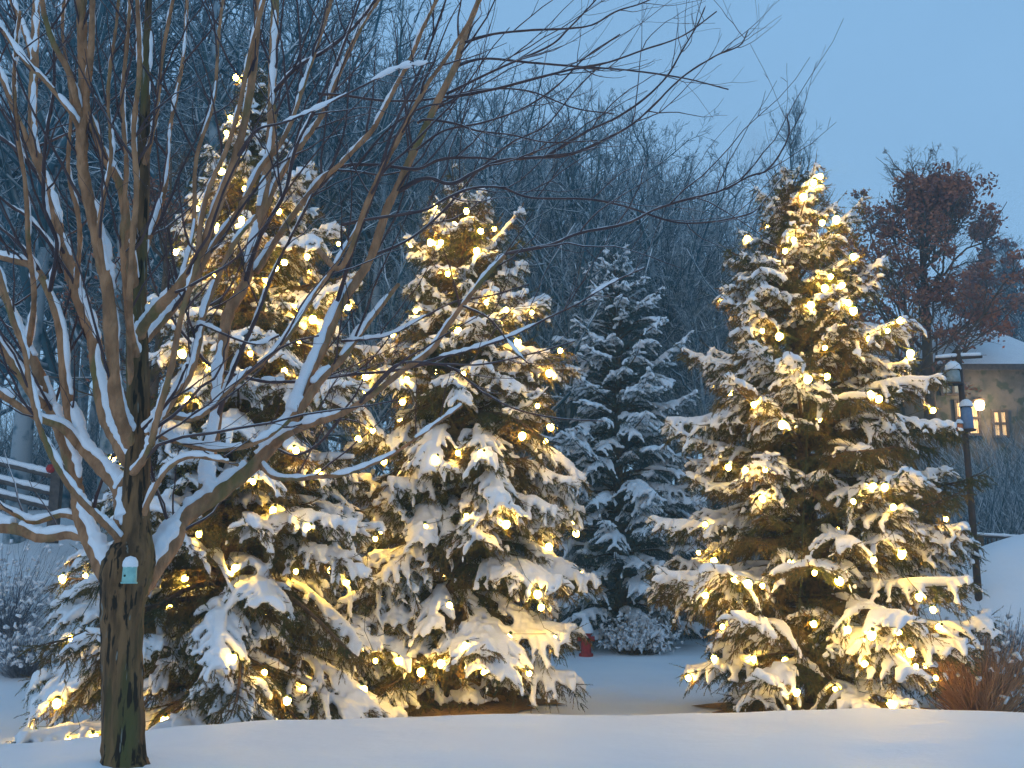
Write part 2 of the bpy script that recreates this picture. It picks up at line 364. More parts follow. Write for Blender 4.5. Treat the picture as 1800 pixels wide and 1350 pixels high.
place('C', 'lit_spruce', 'lit spruce standing alone at the right with long separate snowy boughs', 1432, 308, 12.4,
      [(308, 1426, 1440), (370, 1385, 1475), (450, 1330, 1545), (560, 1275, 1600), (640, 1275, 1640), (720, 1200, 1690), (850, 1200, 1720), (930, 1175, 1745), (1050, 1145, 1720), (1150, 1115, 1720), (1250, 1170, 1680)],
      whorls=29, nper=12, group=SG, seed=11, snowr=1.0, droop=.24)
place('D', 'snowy_spruce', 'unlit blue-green snowy spruce between the middle and right lit spruces, by the red hydrant', 1095, 440, 22.0,
      [(440, 1080, 1110), (560, 1010, 1180), (700, 965, 1225), (850, 940, 1270), (1000, 930, 1300), (1110, 950, 1270)],
      whorls=30, nper=12, group=None, needle='needle_b', seed=9, detail=.7, vox=.028, snow_amt=1.1, snowr=1.2, droop=.3)
# ------------------------------------------------------------------ string lights
LAMPS = {
'A': [(415,135),(405,205),(398,232),(345,365),(380,395),(425,385),(490,370),(485,470),(500,460),(475,430),(540,450),(380,480),(340,480),(612,537),(350,937),(413,997),(300,540),(430,505),(520,1003),(540,925),(610,1022),(480,895),(630,770),(655,755),(125,1120),(100,1000),(150,1010),(100,1235),(150,1275),(410,1155),(465,1180),(535,1200),(578,1222),(290,1265),(325,1015),(445,845),(660,1160),(640,1210),(560,830),(520,790),(300,1060),(505,1230),(60,1285),(165,1295),(120,1300),(440,620),(330,700),(320,620),(590,900),(390,300),(430,330),(285,430),(550,560),(500,650),(420,730)],
'B': [(765,360),(820,370),(775,425),(757,425),(845,405),(787,480),(838,440),(730,545),(682,570),(855,530),(890,543),(935,548),(805,580),(910,600),(965,655),(985,615),(815,655),(715,665),(640,690),(945,712),(918,765),(975,768),(1000,765),(845,795),(805,795),(765,805),(675,810),(965,960),(1012,960),(1020,1008),(990,990),(945,1043),(790,1063),(747,927),(820,905),(893,1120),(818,1133),(850,1180),(930,1182),(775,1165),(635,1135),(660,945),(640,925),(700,1160),(740,1180),(890,920),(975,1120)],
'C': [(1430,320),(1412,345),(1470,385),(1445,390),(1395,420),(1380,440),(1500,450),(1460,485),(1450,505),(1480,500),(1490,530),(1425,535),(1340,580),(1370,590),(1500,545),(1570,540),(1560,580),(1530,595),(1450,610),(1600,620),(1420,665),(1325,710),(1545,700),(1590,670),(1375,745),(1345,825),(1530,690),(1440,735),(1640,720),(1280,820),(1310,825),(1340,875),(1500,880),(1535,855),(1570,890),(1555,855),(1240,920),(1228,970),(1255,985),(1390,988),(1535,983),(1585,973),(1432,1005),(1315,1025),(1340,1028),(1475,1020),(1240,1045),(1290,1017),(1595,1025),(1615,1048),(1640,1070),(1490,1105),(1430,1095),(1532,1115),(1580,1110),(1255,1155),(1325,1157),(1380,1160),(1520,1165),(1600,1145),(1610,1170),(1400,1215),(1468,1210),(1210,1190),(1645,1190),(1270,1100),(1565,1235),(1620,1262),(1650,1100)]}
b_ = MB(); b_.lathe((0, 0, 0), [(0.001, -.036), (.016, -.030), (.027, -.012), (.030, .004), (.025, .020), (.013, .030), (.0005, .033)], 10)
bulb_me = mesh_mixed('bulb', np.vstack(b_.V), np.vstack(b_.F), M['bulb'], True)
b_ = MB(); b_.lathe((0, 0, .036), [(0.001, -.008), (.013, -.008), (.014, .02), (.001, .022)], 8)
cap_me = mesh_mixed('socket', np.vstack(b_.V), np.vstack(b_.F), M['cap'], True)
where = {'A': 'warm white string lights wound through the tallest spruce behind the bare tree', 'B': 'warm white string lights wound through the broad middle spruce',
         'C': 'warm white string lights wound through the lone spruce at the right'}
for key in 'ABC':
    obj_, tips, cx, cy, H = SP[key]
    g0 = obj_.location[2]; U, W = proj(tips); pts = []; used = np.zeros(len(tips), bool)
    for (px, py) in LAMPS[key]:
        d = np.hypot(U-px, W-py); ok = np.where((d < 13) & ~used)[0]
        if len(ok) == 0: ok = np.array([np.argmin(d+used*999)])
        i = ok[np.argmin(tips[ok, 1])]; used[i] = True
        q = P(px, py, tips[i, 1]-.05) if d[i] < 15 else tips[i]
        pts.append(q+np.array([0, 0, -.01]))
    r_ = np.random.default_rng(ord(key)); n_more = 98-len(pts)
    back = np.where((tips[:, 1] > cy-.2) | (r_.random(len(tips)) < .12))[0]
    for i in r_.choice(back, n_more, replace=False): pts.append(tips[i]+[0, 0, -.02])
    pts = np.array(pts)
    t = thing('string_lights', where[key], 'string lights', (cx, cy, g0), 'strings of warm lights on the spruces')
    loc = pts-[cx, cy, g0]
    left = list(range(len(loc))); order = [int(np.argmax(loc[:, 2]))]; left.remove(order[0])
    while left:
        dist = np.linalg.norm((loc[left]-loc[order[-1]])*[1, 1, 1.6], axis=1); k_ = int(np.argmin(dist)); order.append(left.pop(k_))
    loc = loc[order]
    segs = []
    for a_, c_ in zip(loc[:-1]+[0, 0, .05], loc[1:]+[0, 0, .05]):
        mid = (a_+c_)/2*[.8, .8, 1]+[0, 0, -.02]; segs.append([a_, a_*.6+mid*.4, c_*.6+mid*.4, c_])
    V_, F_ = tubes(np.array(segs), np.full((len(segs), 4), .0035), 4); link('wire', mesh('wire', V_, F_, M['wire']), t)
    for q in loc:
        o = link('bulb', bulb_me, t); o.location = q; o.rotation_euler = (r_.normal(0, .4), r_.normal(0, .4), 0); o.scale = [float(r_.choice([.85, 1, 1.15, 1.4]))]*3
        c = link('socket', cap_me, o)
# ------------------------------------------------------------------ the bare tree in front
TD = 5.7
trunk_px = [(218,1352,86),(217,1325,82),(216,1250,78),(215,1170,76),(214,1100,78),(217,1050,86),(222,1010,96),(232,975,88),(238,940,58),(238,900,50),(240,850,46),(243,760,43),(243,683,42),(241,600,40),(240,520,37),(243,450,33),(248,380,28),(252,300,24),(254,220,20),(257,120,17),(260,40,14),(262,-40,12)]
limbs = [
 ([(205,1040),(182,1000),(160,955),(142,905),(136,865),(128,825),(112,775),(90,720),(70,660),(50,615),(33,583),(13,533),(-5,490)],34,12),
 ([(215,930),(213,870),(190,835),(167,810),(142,783),(125,735),(114,667),(107,583),(87,517),(60,470),(20,457),(-20,445)],30,11),
 ([(140,785),(110,752),(67,735),(30,712),(0,692),(-30,675)],16,11),
 ([(225,975),(200,938),(167,905),(133,870),(100,820),(77,770),(64,733),(50,667),(43,617),(20,550),(0,483),(-20,430)],13,7),
 ([(90,720),(60,697),(40,667),(15,630),(-15,590)],18,13),
 ([(232,815),(207,775),(187,733),(171,655),(165,600),(135,517),(118,455),(100,395),(82,325),(63,268),(57,200),(60,120),(62,60),(64,-20)],30,13),
 ([(236,790),(217,750),(203,700),(197,617),(190,517),(177,450),(160,370),(146,300),(144,233),(148,133),(144,60),(143,-30)],26,19),
 ([(146,230),(123,133),(97,83),(80,33),(70,-20)],14,9),
 ([(236,520),(228,440),(213,333),(187,283),(167,233),(152,180),(160,90),(163,-20)],20,10),
 ([(140,232),(130,207),(110,180),(77,140),(43,107),(0,47),(-20,20)],10,6),
 ([(80,317),(63,283),(43,233),(20,183),(0,130),(-20,90)],12,8),
 ([(98,385),(77,327),(43,277),(0,240),(-20,225)],9,6),
 ([(107,480),(90,433),(50,383),(20,363),(-20,330)],8,5),
 ([(70,480),(60,460),(33,427),(0,400),(-20,385)],8,5),
 ([(60,130),(53,87),(43,57),(20,0),(10,-30)],12,9),
 ([(150,945),(120,940),(70,945),(30,930),(-30,925)],15,20),
 ([(142,915),(110,905),(60,918),(30,905),(0,890),(-30,875)],11,8),
 # right side
 ([(232,1045),(262,1010),(300,955),(325,910),(383,868),(450,815),(500,757),(540,700),(567,663),(600,632),(645,570),(700,500)],44,7),
 ([(515,738),(540,670),(567,610),(600,533),(627,493),(653,450),(680,367),(697,333),(727,267),(767,183),(800,117),(815,67),(842,0),(855,-40)],21,10),
 ([(470,790),(503,765),(550,744),(600,728),(650,697),(710,650),(757,617),(787,573),(813,537),(853,487),(887,450)],14,7),
 ([(362,862),(365,820),(377,750),(383,667),(393,600),(402,550),(430,500),(443,450),(455,395),(467,317),(477,233),(478,167),(481,83),(485,-30)],26,15),
 ([(240,605),(253,573),(277,543),(317,500),(350,450),(367,405),(393,333),(412,283),(433,200),(447,100),(457,-30)],20,13),
 ([(243,640),(252,605),(290,560),(333,507),(370,440),(420,370),(455,300),(500,240),(533,150),(560,70),(592,-30)],15,8),
 ([(205,870),(222,842),(240,825),(262,790),(275,740),(300,650),(320,550),(345,470),(352,400),(367,333),(395,270),(420,190),(440,90),(470,-20)],14,7),
 ([(265,790),(280,745),(303,702),(333,660),(350,600),(362,540),(410,430),(450,380)],17,8),
 ([(258,765),(275,748),(300,733),(337,737),(370,720),(400,690),(430,660),(470,630),(500,600),(530,555),(550,520),(580,480),(604,440),(640,380)],11,6),
 ([(250,758),(290,770),(330,782),(380,790),(430,785),(470,768),(508,738)],10,8),
 ([(245,930),(260,883),(280,845),(300,820),(333,803),(380,808),(418,817)],11,6),
 ([(455,812),(480,838),(520,842),(560,838),(600,835),(650,818),(700,793),(760,750),(813,712)],10,4),
 ([(395,655),(430,663),(467,670),(533,670),(600,660),(700,650),(767,630),(833,613),(900,590),(967,557),(1017,533),(1070,500),(1133,470)],8,3),
 ([(853,487),(870,462),(887,447),(967,430),(1017,410),(1100,393),(1147,370),(1200,352),(1267,335),(1317,310),(1347,300),(1373,267),(1387,233),(1383,200)],8,2.5),
 ([(560,330),(600,293),(667,290),(733,297),(773,280),(833,277),(873,280)],8,4),
 ([(697,338),(747,313),(793,323),(833,303),(877,283),(933,277),(1000,272),(1067,243),(1113,217),(1147,187),(1200,135),(1260,97),(1300,80),(1315,53)],9,2.5),
 ([(960,275),(1033,230),(1083,207),(1133,173),(1173,133),(1200,87),(1225,45),(1240,10)],6,2.5),
 ([(785,172),(867,157),(933,140),(1000,123),(1067,110),(1133,87),(1200,63),(1260,20)],7,2.5),
 ([(785,165),(850,133),(900,110),(967,80),(1000,50),(1047,0),(1070,-30)],6,2.5),
 ([(800,117),(850,103),(933,110),(1017,117),(1100,123),(1200,137),(1280,157)],6,2.5),
 ([(815,75),(867,60),(933,53),(1000,50),(1043,43),(1083,20),(1130,5),(1180,-20)],6,2.5),
 ([(560,165),(600,167),(683,177),(767,173),(850,157),(930,160),(1010,190),(1080,200)],6,2.5),
 ([(735,215),(750,210),(800,217),(840,230),(900,237),(963,250),(1050,247)],6,2.5),
 ([(600,395),(650,385),(743,370),(787,347),(833,330),(883,330),(933,347),(1033,350),(1100,363),(1200,392),(1310,378),(1345,350),(1372,315)],7,2.5),
 ([(560,440),(600,470),(640,370),(667,307),(683,277),(703,240),(723,200),(750,150),(777,113),(807,67),(835,17),(850,-20)],11,6),
 ([(450,480),(500,400),(560,322),(600,287),(653,230),(667,207),(697,150),(723,100),(743,50),(773,-10)],12,6),
 ([(443,450),(480,333),(533,250),(567,200),(600,120),(643,33),(680,-20)],13,7),
 ([(600,733),(560,780),(520,800),(490,790)],5,5),
 ([(700,650),(760,640),(800,650),(850,690),(910,720),(980,735),(1060,740)],5,2.5),
 ([(640,700),(700,640),(780,640),(850,640),(940,620),(1010,600)],5,2.5),
 ([(813,537),(860,560),(900,610),(930,640)],5,2.5),
 ([(430,660),(480,620),(520,600),(560,590)],5,3),
 ([(345,580),(355,570),(400,590),(450,605),(490,590)],6,4),
 ([(200,800),(260,745),(300,700),(330,640)],8,5),
 ([(477,167),(520,120),(570,90),(620,50),(660,0),(680,-30)],8,5),
 ([(412,283),(450,230),(500,215),(560,190),(640,150),(700,120),(760,110)],6,3),
 ([(620,300),(680,230),(740,190),(800,180)],5,3),
 ([(232,700),(225,560),(215,430),(222,300),(215,180),(225,60),(230,-30)],12,6),
 ([(243,500),(262,420),(290,330),(300,220),(322,100),(330,-30)],12,6),
 ([(252,300),(275,200),(285,100),(310,-30)],10,6),
 ([(190,517),(175,400),(195,280),(190,160),(205,40),(210,-30)],10,5),
 ([(317,500),(340,400),(345,280),(375,180),(385,60),(395,-30)],10,5),
 ([(430,500),(455,420),(500,340),(520,260),(560,180),(600,90),(640,-20)],9,4),
 ([(377,750),(410,650),(450,560),(480,480),(520,400),(550,340)],9,4),
 ([(133,517),(140,400),(120,300),(125,180),(110,60),(115,-30)],10,5),
 ([(50,615),(60,520),(50,430),(45,330),(30,230),(25,130),(35,20)],11,6),
 ([(87,517),(100,430),(78,360),(80,250),(95,150),(92,40)],9,5),
 ([(590,540),(620,440),(660,330),(690,230),(740,120),(770,40),(790,-20)],8,4),
 ([(653,450),(720,420),(780,370),(840,300),(900,250),(960,220),(1010,160),(1060,110)],6,2.5),
 ([(727,267),(780,230),(850,215),(920,190),(980,150),(1030,100),(1090,60)],5,2.5),
 ([(600,600),(680,590),(740,560),(800,530),(860,520),(930,500)],5,2.5),
 ([(243,640),(228,560),(232,440),(240,330),(235,230),(245,120),(240,-30)],13,8),
]
def catmull(pts, n):
    pts = np.asarray(pts, float); e = np.vstack([2*pts[0]-pts[1], pts, 2*pts[-1]-pts[-2]]); res = []
    m = len(pts)-1
    for t in np.linspace(0, m-1e-6, n):
        i = int(t); f = t-i; p0, p1, p2, p3 = e[i:i+4]
        res.append(.5*((2*p1)+(-p0+p2)*f+(2*p0-5*p1+4*p2-p3)*f*f+(-p0+3*p1-3*p2+p3)*f**3))
    return np.array(res)
tr = np.random.default_rng(21)
base = P(218, 1345, TD); tbase = np.array([base[0], TD, float(gz(base[0], TD))-.05])
bt = thing('bare_tree', 'big bare brown tree in the left foreground with snow lying in its forks', 'bare tree', tbase)
def wpt(pts, dep): return np.array([P(a_, b_2, d_) for (a_, b_2), d_ in zip(pts, dep)])
tp = catmull(trunk_px, 90); TW = wpt(tp[:, :2], np.full(len(tp), TD)); TR = tp[:, 2]/2/1800*TD*np.interp(tp[:, 1], [900, 1050], [.95, .87])
TW[0, 2] = tbase[2]-.1
tm = MB(); sd_n = 22; V_, F_ = tubes(TW[None], TR[None], sd_n, False)
Vr = V_.reshape(-1, sd_n, 3); c_ = TW[:, None]; th_ = np.arange(sd_n)
rid = 1+.045*np.sin(th_*2.7+np.sin(np.arange(90)*.25)[:, None]*1.2)+.03*tr.normal(0, 1, (90, sd_n)); rid[:6] *= np.linspace(1.12, 1, 6)[:, None]
V_ = (c_+(Vr-c_)*rid[..., None]).reshape(-1, 3)
link('trunk', mesh('trunk', V_-tbase, F_, M['bark']), bt)
store = [(tp[:, :2], np.full(len(tp), TD), TR)]
allb = []           # (pts, radii) for snow & twigs
snowb = MB(); twb = []
def snow_on(pts, rad, r_, amt=1.0):
    """strip of snow along the upper side, broken by gaps"""
    n = len(pts); T = nrm(np.gradient(pts, axis=0)); upv = np.array([0, 0, 1.])-T*T[:, 2:3]; hor = np.linalg.norm(upv, axis=1); upv = nrm(upv)
    i = 0
    while i < n-2:
        k = int(r_.integers(6, 22)); j = min(n, i+k)
        h = hor[i:j].mean()
        if r_.random() < (.72+.4*min(1, h*1.5))*amt and j-i > 3:
            p = pts[i:j]; rr = rad[i:j]; m_ = j-i
            th = (.005+.50*rr+.008*h)*r_.uniform(.75, 1.2)*(1+.20*r_.normal(0, 1, m_)); th *= np.sin(np.linspace(.25, math.pi-.25, m_))**.4
            snowb.tube(p+upv[i:j]*(rr*.72+th*.25)[:, None], np.maximum(th, .002), 7)
        i = j+int(r_.integers(0, 4))
for pts, w0, w1 in limbs:
    n = max(10, int(sum(np.hypot(*(np.array(pts[i+1])-pts[i])) for i in range(len(pts)-1))/9))
    q = catmull(pts, n)
    # depth of the start: taken from the nearest branch already placed
    best = min(((np.hypot(*(sp_-q[0]).T).min(), k) for k, (sp_, _, _) in enumerate(store)), key=lambda z: z[0])
    sp_, sdp, sr = store[best[1]]; ii = int(np.argmin(np.hypot(*(sp_-q[0]).T))); d0 = sdp[ii]
    ln = np.linspace(0, 1, n); tot = np.hypot(*np.diff(q, axis=0).T).sum()/1800*TD
    dd = tr.choice([-1, 1])*tr.uniform(.25, .62)*tot
    if d0+dd < 4.4: dd = abs(dd)
    if d0+dd > 8.3: dd = -abs(dd)
    dep = d0+dd*(.9*ln**1.1+.1*np.sin(ln*6))
    wpx = w0+(w1-w0)*ln**.8; R_ = wpx/2/1800*dep*(1+.05*np.sin(ln*n*.5)+.04*tr.normal(0, 1, n))
    W_ = wpt(q, dep)+0.0
    store.append((q, dep, R_)); allb.append((W_, R_))
    mb = MB(); mb.tube(W_, R_, 12 if w0 > 12 else 7, wob=.0004 if w0 < 8 else .0012); mb.build('branch', M['limb'] if w0 > 9 else M['twig'], bt, off=tbase)
    sfar = 1-.8*float(sst(600, 850, q[:, 0].mean()))
    amt_ = sfar if q[:, 0].mean() < 650 or q[:, 1].min() > 430 else 0
    if w0 > 6 and amt_: snow_on(W_, R_*np.interp(q[:, 1], [150, 520, 700], [.85, 1.15, 1.3]), tr, amt_*float(np.interp(q[:, 1].mean(), [200, 600], [.85, 1])))
    elif amt_ and tr.random() < .5*sfar: snow_on(W_, R_, tr, .5)
    if w0 > 12:      # deeper snow lying in the fork
        m_ = max(6, int(n*(.30 if pts[0][0] > 200 and w0 > 20 else .2))); T_ = nrm(np.gradient(W_, axis=0)); up_ = nrm(np.array([0, 0, 1.])-T_*T_[:, 2:3]); fl = np.linspace(1, 0, m_)
        th = (.014+1.0*R_[:m_].mean()*fl**.8)*(1+.10*tr.normal(0, 1, m_)); snowb.tube(W_[1:m_+1]+up_[1:m_+1]*(R_[1:m_+1]*.8+th*.35)[:, None], th*.9, 8)
snow_on(TW[20:85], TR[20:85]*.85, tr, .55)
# procedural side twigs
def side_twigs(curves, r_, per_m, lf, rf, K=7, up=.35, lmin=.12, curl=.5):
    res = []
    for W_, R_ in curves:
        L_ = np.linalg.norm(np.diff(W_, axis=0), axis=1).sum(); k = int(L_*per_m*r_.uniform(.8, 1.2)); n = len(W_)
        for _ in range(k):
            i = int(r_.integers(int(n*.18), n-1)); t_ = nrm(W_[min(i+1, n-1)]-W_[i-1]); side = r_.normal(0, 1, 3); side -= t_*side@t_; side = nrm(side)
            a_ = r_.uniform(.45, 1.0); d = nrm(t_*math.cos(a_)+side*math.sin(a_)+np.array([0, 0, up*.4])); l = max(lmin, lf*L_**.5*r_.uniform(.35, 1.15)*(1.15-i/n*.6))
            c = nrm(r_.normal(0, 1, 3)*.6+[0, -.0, .75*up*2]); s = np.linspace(0, 1, K)[:, None]
            pts = W_[i]+d*l*s+c*l*curl*.5*s*s*(1-.0*s)+np.cumsum(r_.normal(0, .010*l, (K, 3)), 0)*(s > 0)
            r0 = min(R_[i]*.6, rf*(.5+l)); rr = r0*(1-s[:, 0]*.72); res.append((pts, rr))
    return res
big = [(W_[:, :], R_) for (W_, R_) in allb]
tw1 = side_twigs(big, tr, 3.4, .62, .0075, 10, .5, curl=.8)
tw2 = side_twigs(tw1, tr, 3.4, .36, .0036, 8, .4, .08, curl=.8)
tw3 = side_twigs(tw2[::2], tr, 3.2, .24, .0024, 6, .3, .04)
def pack(lst, sides, tm_):
    byk = {}
    for p_, r_ in lst: byk.setdefault(len(p_), []).append((p_, r_))
    for k, l_ in byk.items(): tm_.add(*tubes(np.array([a_ for a_, _ in l_]), np.maximum(np.array([b_3 for _, b_3 in l_]), .0013), sides))
tmb = MB(); pack(tw1, 5, tmb); pack(tw2, 4, tmb); pack(tw3, 4, tmb)
link('twigs', mesh('twigs', np.vstack(tmb.V)-tbase, np.vstack(tmb.F), M['twig']), bt)
_me = mesh_mixed('s', np.vstack(snowb.V)-tbase, np.vstack(snowb.F), M['snow'], True)
_me = remesh(_me, .0075, M['snow'], smooth_it=1); _me.name = 'snow_cover'; link('snow_cover', _me, bt)
# ------------------------------------------------------------------ bare trees of the wood
def bare_mesh(seed, H=12, n1=26, n2=8, n3=7, spread=1.0, fine=3, upright=1.0, r0=.16, lo=.18):
    r = np.random.default_rng(seed); mb = MB()
    K = 12; s = np.linspace(0, 1, K); tr_ = np.stack([.25*np.sin(s*3+seed)*s*H/12, .25*np.cos(s*2.3+seed)*s*H/12, s*H], -1)[None]
    Rt = (r0*H/12*(1-s)**.8+.012)[None]; trunk = tubes(tr_, Rt, 8, False)
    def kids(Pa, Ra, k, lo, hi, ang, lf, up, K=6, sides=3, taper=.8):
        N = len(Pa); i = np.repeat(np.arange(N), k); u = r.uniform(lo, hi, len(i)); Kp = Pa.shape[1]; x = u*(Kp-1); a_ = np.minimum(x.astype(int), Kp-2); f = (x-a_)[:, None]
        o = Pa[i, a_]*(1-f)+Pa[i, a_+1]*f; t_ = nrm(Pa[i, a_+1]-Pa[i, a_]); rr = Ra[i, a_]
        LL = np.linalg.norm(Pa[:, -1]-Pa[:, 0], axis=1)[i]; sd_ = r.normal(0, 1, t_.shape); sd_ -= t_*(sd_*t_).sum(1, keepdims=True); sd_ = nrm(sd_)
        an = np.radians(r.uniform(ang[0], ang[1], len(i)))[:, None]; d = nrm(t_*np.cos(an)+sd_*np.sin(an)); l = (LL*lf*(1.2-u)*r.uniform(.6, 1.2, len(i)))[:, None]
        s_ = np.linspace(0, 1, K); pts = o[:, None]+d[:, None]*(l[:, None]*s_[None, :, None]); pts[..., 2] += up*l*s_[None]**2
        pts += np.cumsum(r.normal(0, 1, pts.shape)*(l*.035)[:, None], 1)*(s_[None, :, None] > 0)
        R = np.minimum(rr*.62, .02+.012*l[:, 0])[:, None]*(1-s_[None]*taper); return pts, R
    P1, R1 = kids(tr_, Rt, n1, lo, .97, (28, 62), .50*spread, .28*upright, 8, 4)
    P2, R2 = kids(P1, R1, n2, .15, .95, (25, 60), .55, .15*upright)
    P3, R3 = kids(P2, R2, n3, .1, .98, (25, 65), .55, .08)
    for a_, b_4, sds in ((P1, R1, 4), (P2, R2, 4), (P3, np.maximum(R3, .0045), 3)): mb.add(*tubes(a_, b_4, sds))
    if fine:
        P4, R4 = kids(P3, R3, fine, .2, 1, (25, 60), .6, .05, 4); mb.add(*tubes(P4, np.maximum(R4, .0035), 3)); tips = P4[:, -1]
    else: tips = P3[:, -1]
    return trunk, (np.vstack(mb.V), np.vstack(mb.F)), tips
kinds = []
for sd2, kw in ((1, dict()), (2, dict(spread=.75, upright=1.5)), (3, dict(spread=1.15, n1=30)), (4, dict(spread=.6, upright=1.8, n1=30)), (5, dict(spread=.9, lo=.35))):
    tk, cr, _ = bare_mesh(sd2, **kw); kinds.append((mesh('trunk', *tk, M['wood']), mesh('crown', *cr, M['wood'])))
def bare(px, top, Yd, kind, label, group='bare trees of the wood behind the spruces', base_py=1000, rz=None, sx=1.0):
    q = P(px, base_py, Yd); g0 = float(gz(q[0], Yd)); H = P(px, top, Yd)[2]-g0
    t = thing('bare_wood_tree', label, 'bare tree', (q[0], Yd, g0-.1), group, rz if rz is not None else random.random()*6.28); s = H/12; t.scale = (s*sx, s*sx, s)
    link('trunk', kinds[kind][0], t); link('crown', kinds[kind][1], t); return t
W = [
 (20,-260,21,0,'dark bare wood tree at the far left edge above the rail fence'),
 (95,-200,24,2,'bare wood tree rising just right of the rail fence post'),
 (180,-230,22,1,'slim bare wood tree seen behind the upper left branches of the foreground tree'),
 (300,-160,25,3,'narrow bare wood tree left of the tallest lit spruce top'),
 (345,-120,21,4,'bare wood tree rising close beside the top bulb of the tallest spruce'),
 (470,-40,24,0,'bare wood tree right behind the shoulder of the tallest lit spruce'),
 (560,20,27,2,'bare wood tree between the tallest and the middle lit spruces, reaching the sky'),
 (640,90,23,1,'bare wood tree directly left of the middle spruce top'),
 (720,150,28,3,'bare wood tree whose top shows just left over the middle lit spruce'),
 (800,190,25,2,'bare wood tree straight behind the top of the middle lit spruce'),
 (880,210,30,0,'bare wood tree over the right shoulder of the middle lit spruce'),
 (1010,190,24,4,'forked bare wood tree standing left of the unlit blue spruce'),
 (960,230,33,1,'slender bare wood tree between the middle spruce and the forked tree'),
 (1075,240,28,2,'bare wood tree straight above the unlit blue spruce'),
 (1150,250,26,0,'bare wood tree over the right shoulder of the unlit blue spruce'),
 (1215,290,30,3,'narrow bare wood tree in the gap left of the lone right spruce'),
 (1275,330,27,2,'low wide bare wood tree at the skyline edge left of the lone right spruce'),
 (1320,400,25,0,'short bare wood tree just left of the lone right spruce top'),
]
for q in W: bare(*q)
bare(1425, 215, 33, 3, 'tall thin bare tree sticking up behind the tip of the lone right spruce', group=None, sx=.7)
# background mass of the wood, too dense to count
mv = MB(); rr_ = np.random.default_rng(77); srcs = []
for k in range(5):
    for me in kinds[k]:
        v = np.zeros(len(me.vertices)*3, np.float32); me.vertices.foreach_get('co', v); f = np.zeros(len(me.loops), np.int32); me.loops.foreach_get('vertex_index', f); srcs.append((k, v.reshape(-1, 3), f.reshape(-1, 4)))
spots = []
for i in range(34):
    px = -80+1500*(i+.5)/34+rr_.normal(0, 15); Yd = rr_.uniform(34, 52)
    top = np.interp(px, [-80, 400, 600, 800, 1000, 1200, 1350, 1420], [180, 180, 190, 240, 280, 330, 430, 520])+rr_.normal(0, 25); spots.append((px, top, Yd))
for px, top, Yd in [(1480, 560, 36), (1540, 560, 40), (1610, 600, 42), (1720, 530, 45), (1790, 470, 44), (1755, 490, 42), (1680, 560, 43), (1820, 450, 41), (1850, 450, 40), (1250, 520, 24), (1200, 470, 27), (700, 400, 22), (900, 420, 25), (950, 380, 27), (620, 380, 26)]: spots.append((px, top, Yd))
# ------------------------------------------------------------------ far wood
for px, top, Yd in spots:
    k = int(rr_.integers(0, 5)); q = P(px, 1000, Yd); g0 = float(gz(q[0], Yd)); s = (P(px, top, Yd)[2]-g0)/12; a_ = rr_.random()*6.28; ca, sa = math.cos(a_), math.sin(a_)
    for kk, v, f in srcs:
        if kk == k: mv.add((v*s)@np.array([[ca, sa, 0], [-sa, ca, 0], [0, 0, 1]])+[q[0], Yd, g0-.1], f)
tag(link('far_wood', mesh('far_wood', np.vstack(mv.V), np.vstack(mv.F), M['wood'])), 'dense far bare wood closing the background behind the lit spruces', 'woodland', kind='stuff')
# undergrowth: frosted brush on the slopes at both sides
def brush(n, xr, yr, h, seed, r0=.006, lean=.5, k=5):
    r = np.random.default_rng(seed); x = r.uniform(*xr, n); y = r.uniform(*yr, n); z = gz(x, y); d = nrm(np.stack([r.normal(0, lean, n), r.normal(0, lean, n), np.ones(n)], 1)); l = r.uniform(.4, 1, n)*h
    s = np.linspace(0, 1, k); pts = np.stack([x, y, z], 1)[:, None]+d[:, None]*(l[:, None, None]*s[None, :, None]); pts[..., :2] += (r.normal(0, .25, (n, 1, 2))*l[:, None, None])*(s**2)[None, :, None]
    pts += np.cumsum(r.normal(0, .02, pts.shape)*l[:, None, None], 1); return tubes(pts, (r0*(1-.7*s))[None]*r.uniform(.6, 1.3, (n, 1)), 3)
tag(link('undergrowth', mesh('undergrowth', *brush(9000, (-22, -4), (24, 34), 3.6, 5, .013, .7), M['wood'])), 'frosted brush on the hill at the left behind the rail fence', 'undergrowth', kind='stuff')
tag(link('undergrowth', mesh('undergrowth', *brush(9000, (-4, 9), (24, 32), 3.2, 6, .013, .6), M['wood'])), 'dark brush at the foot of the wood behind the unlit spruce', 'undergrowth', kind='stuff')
tag(link('undergrowth', mesh('undergrowth', *brush(9000, (8, 20), (18.5, 28), 3.9, 8, .011, .55), M['wood'])), 'frosted brush in front of the house behind the wire fence', 'undergrowth', kind='stuff')
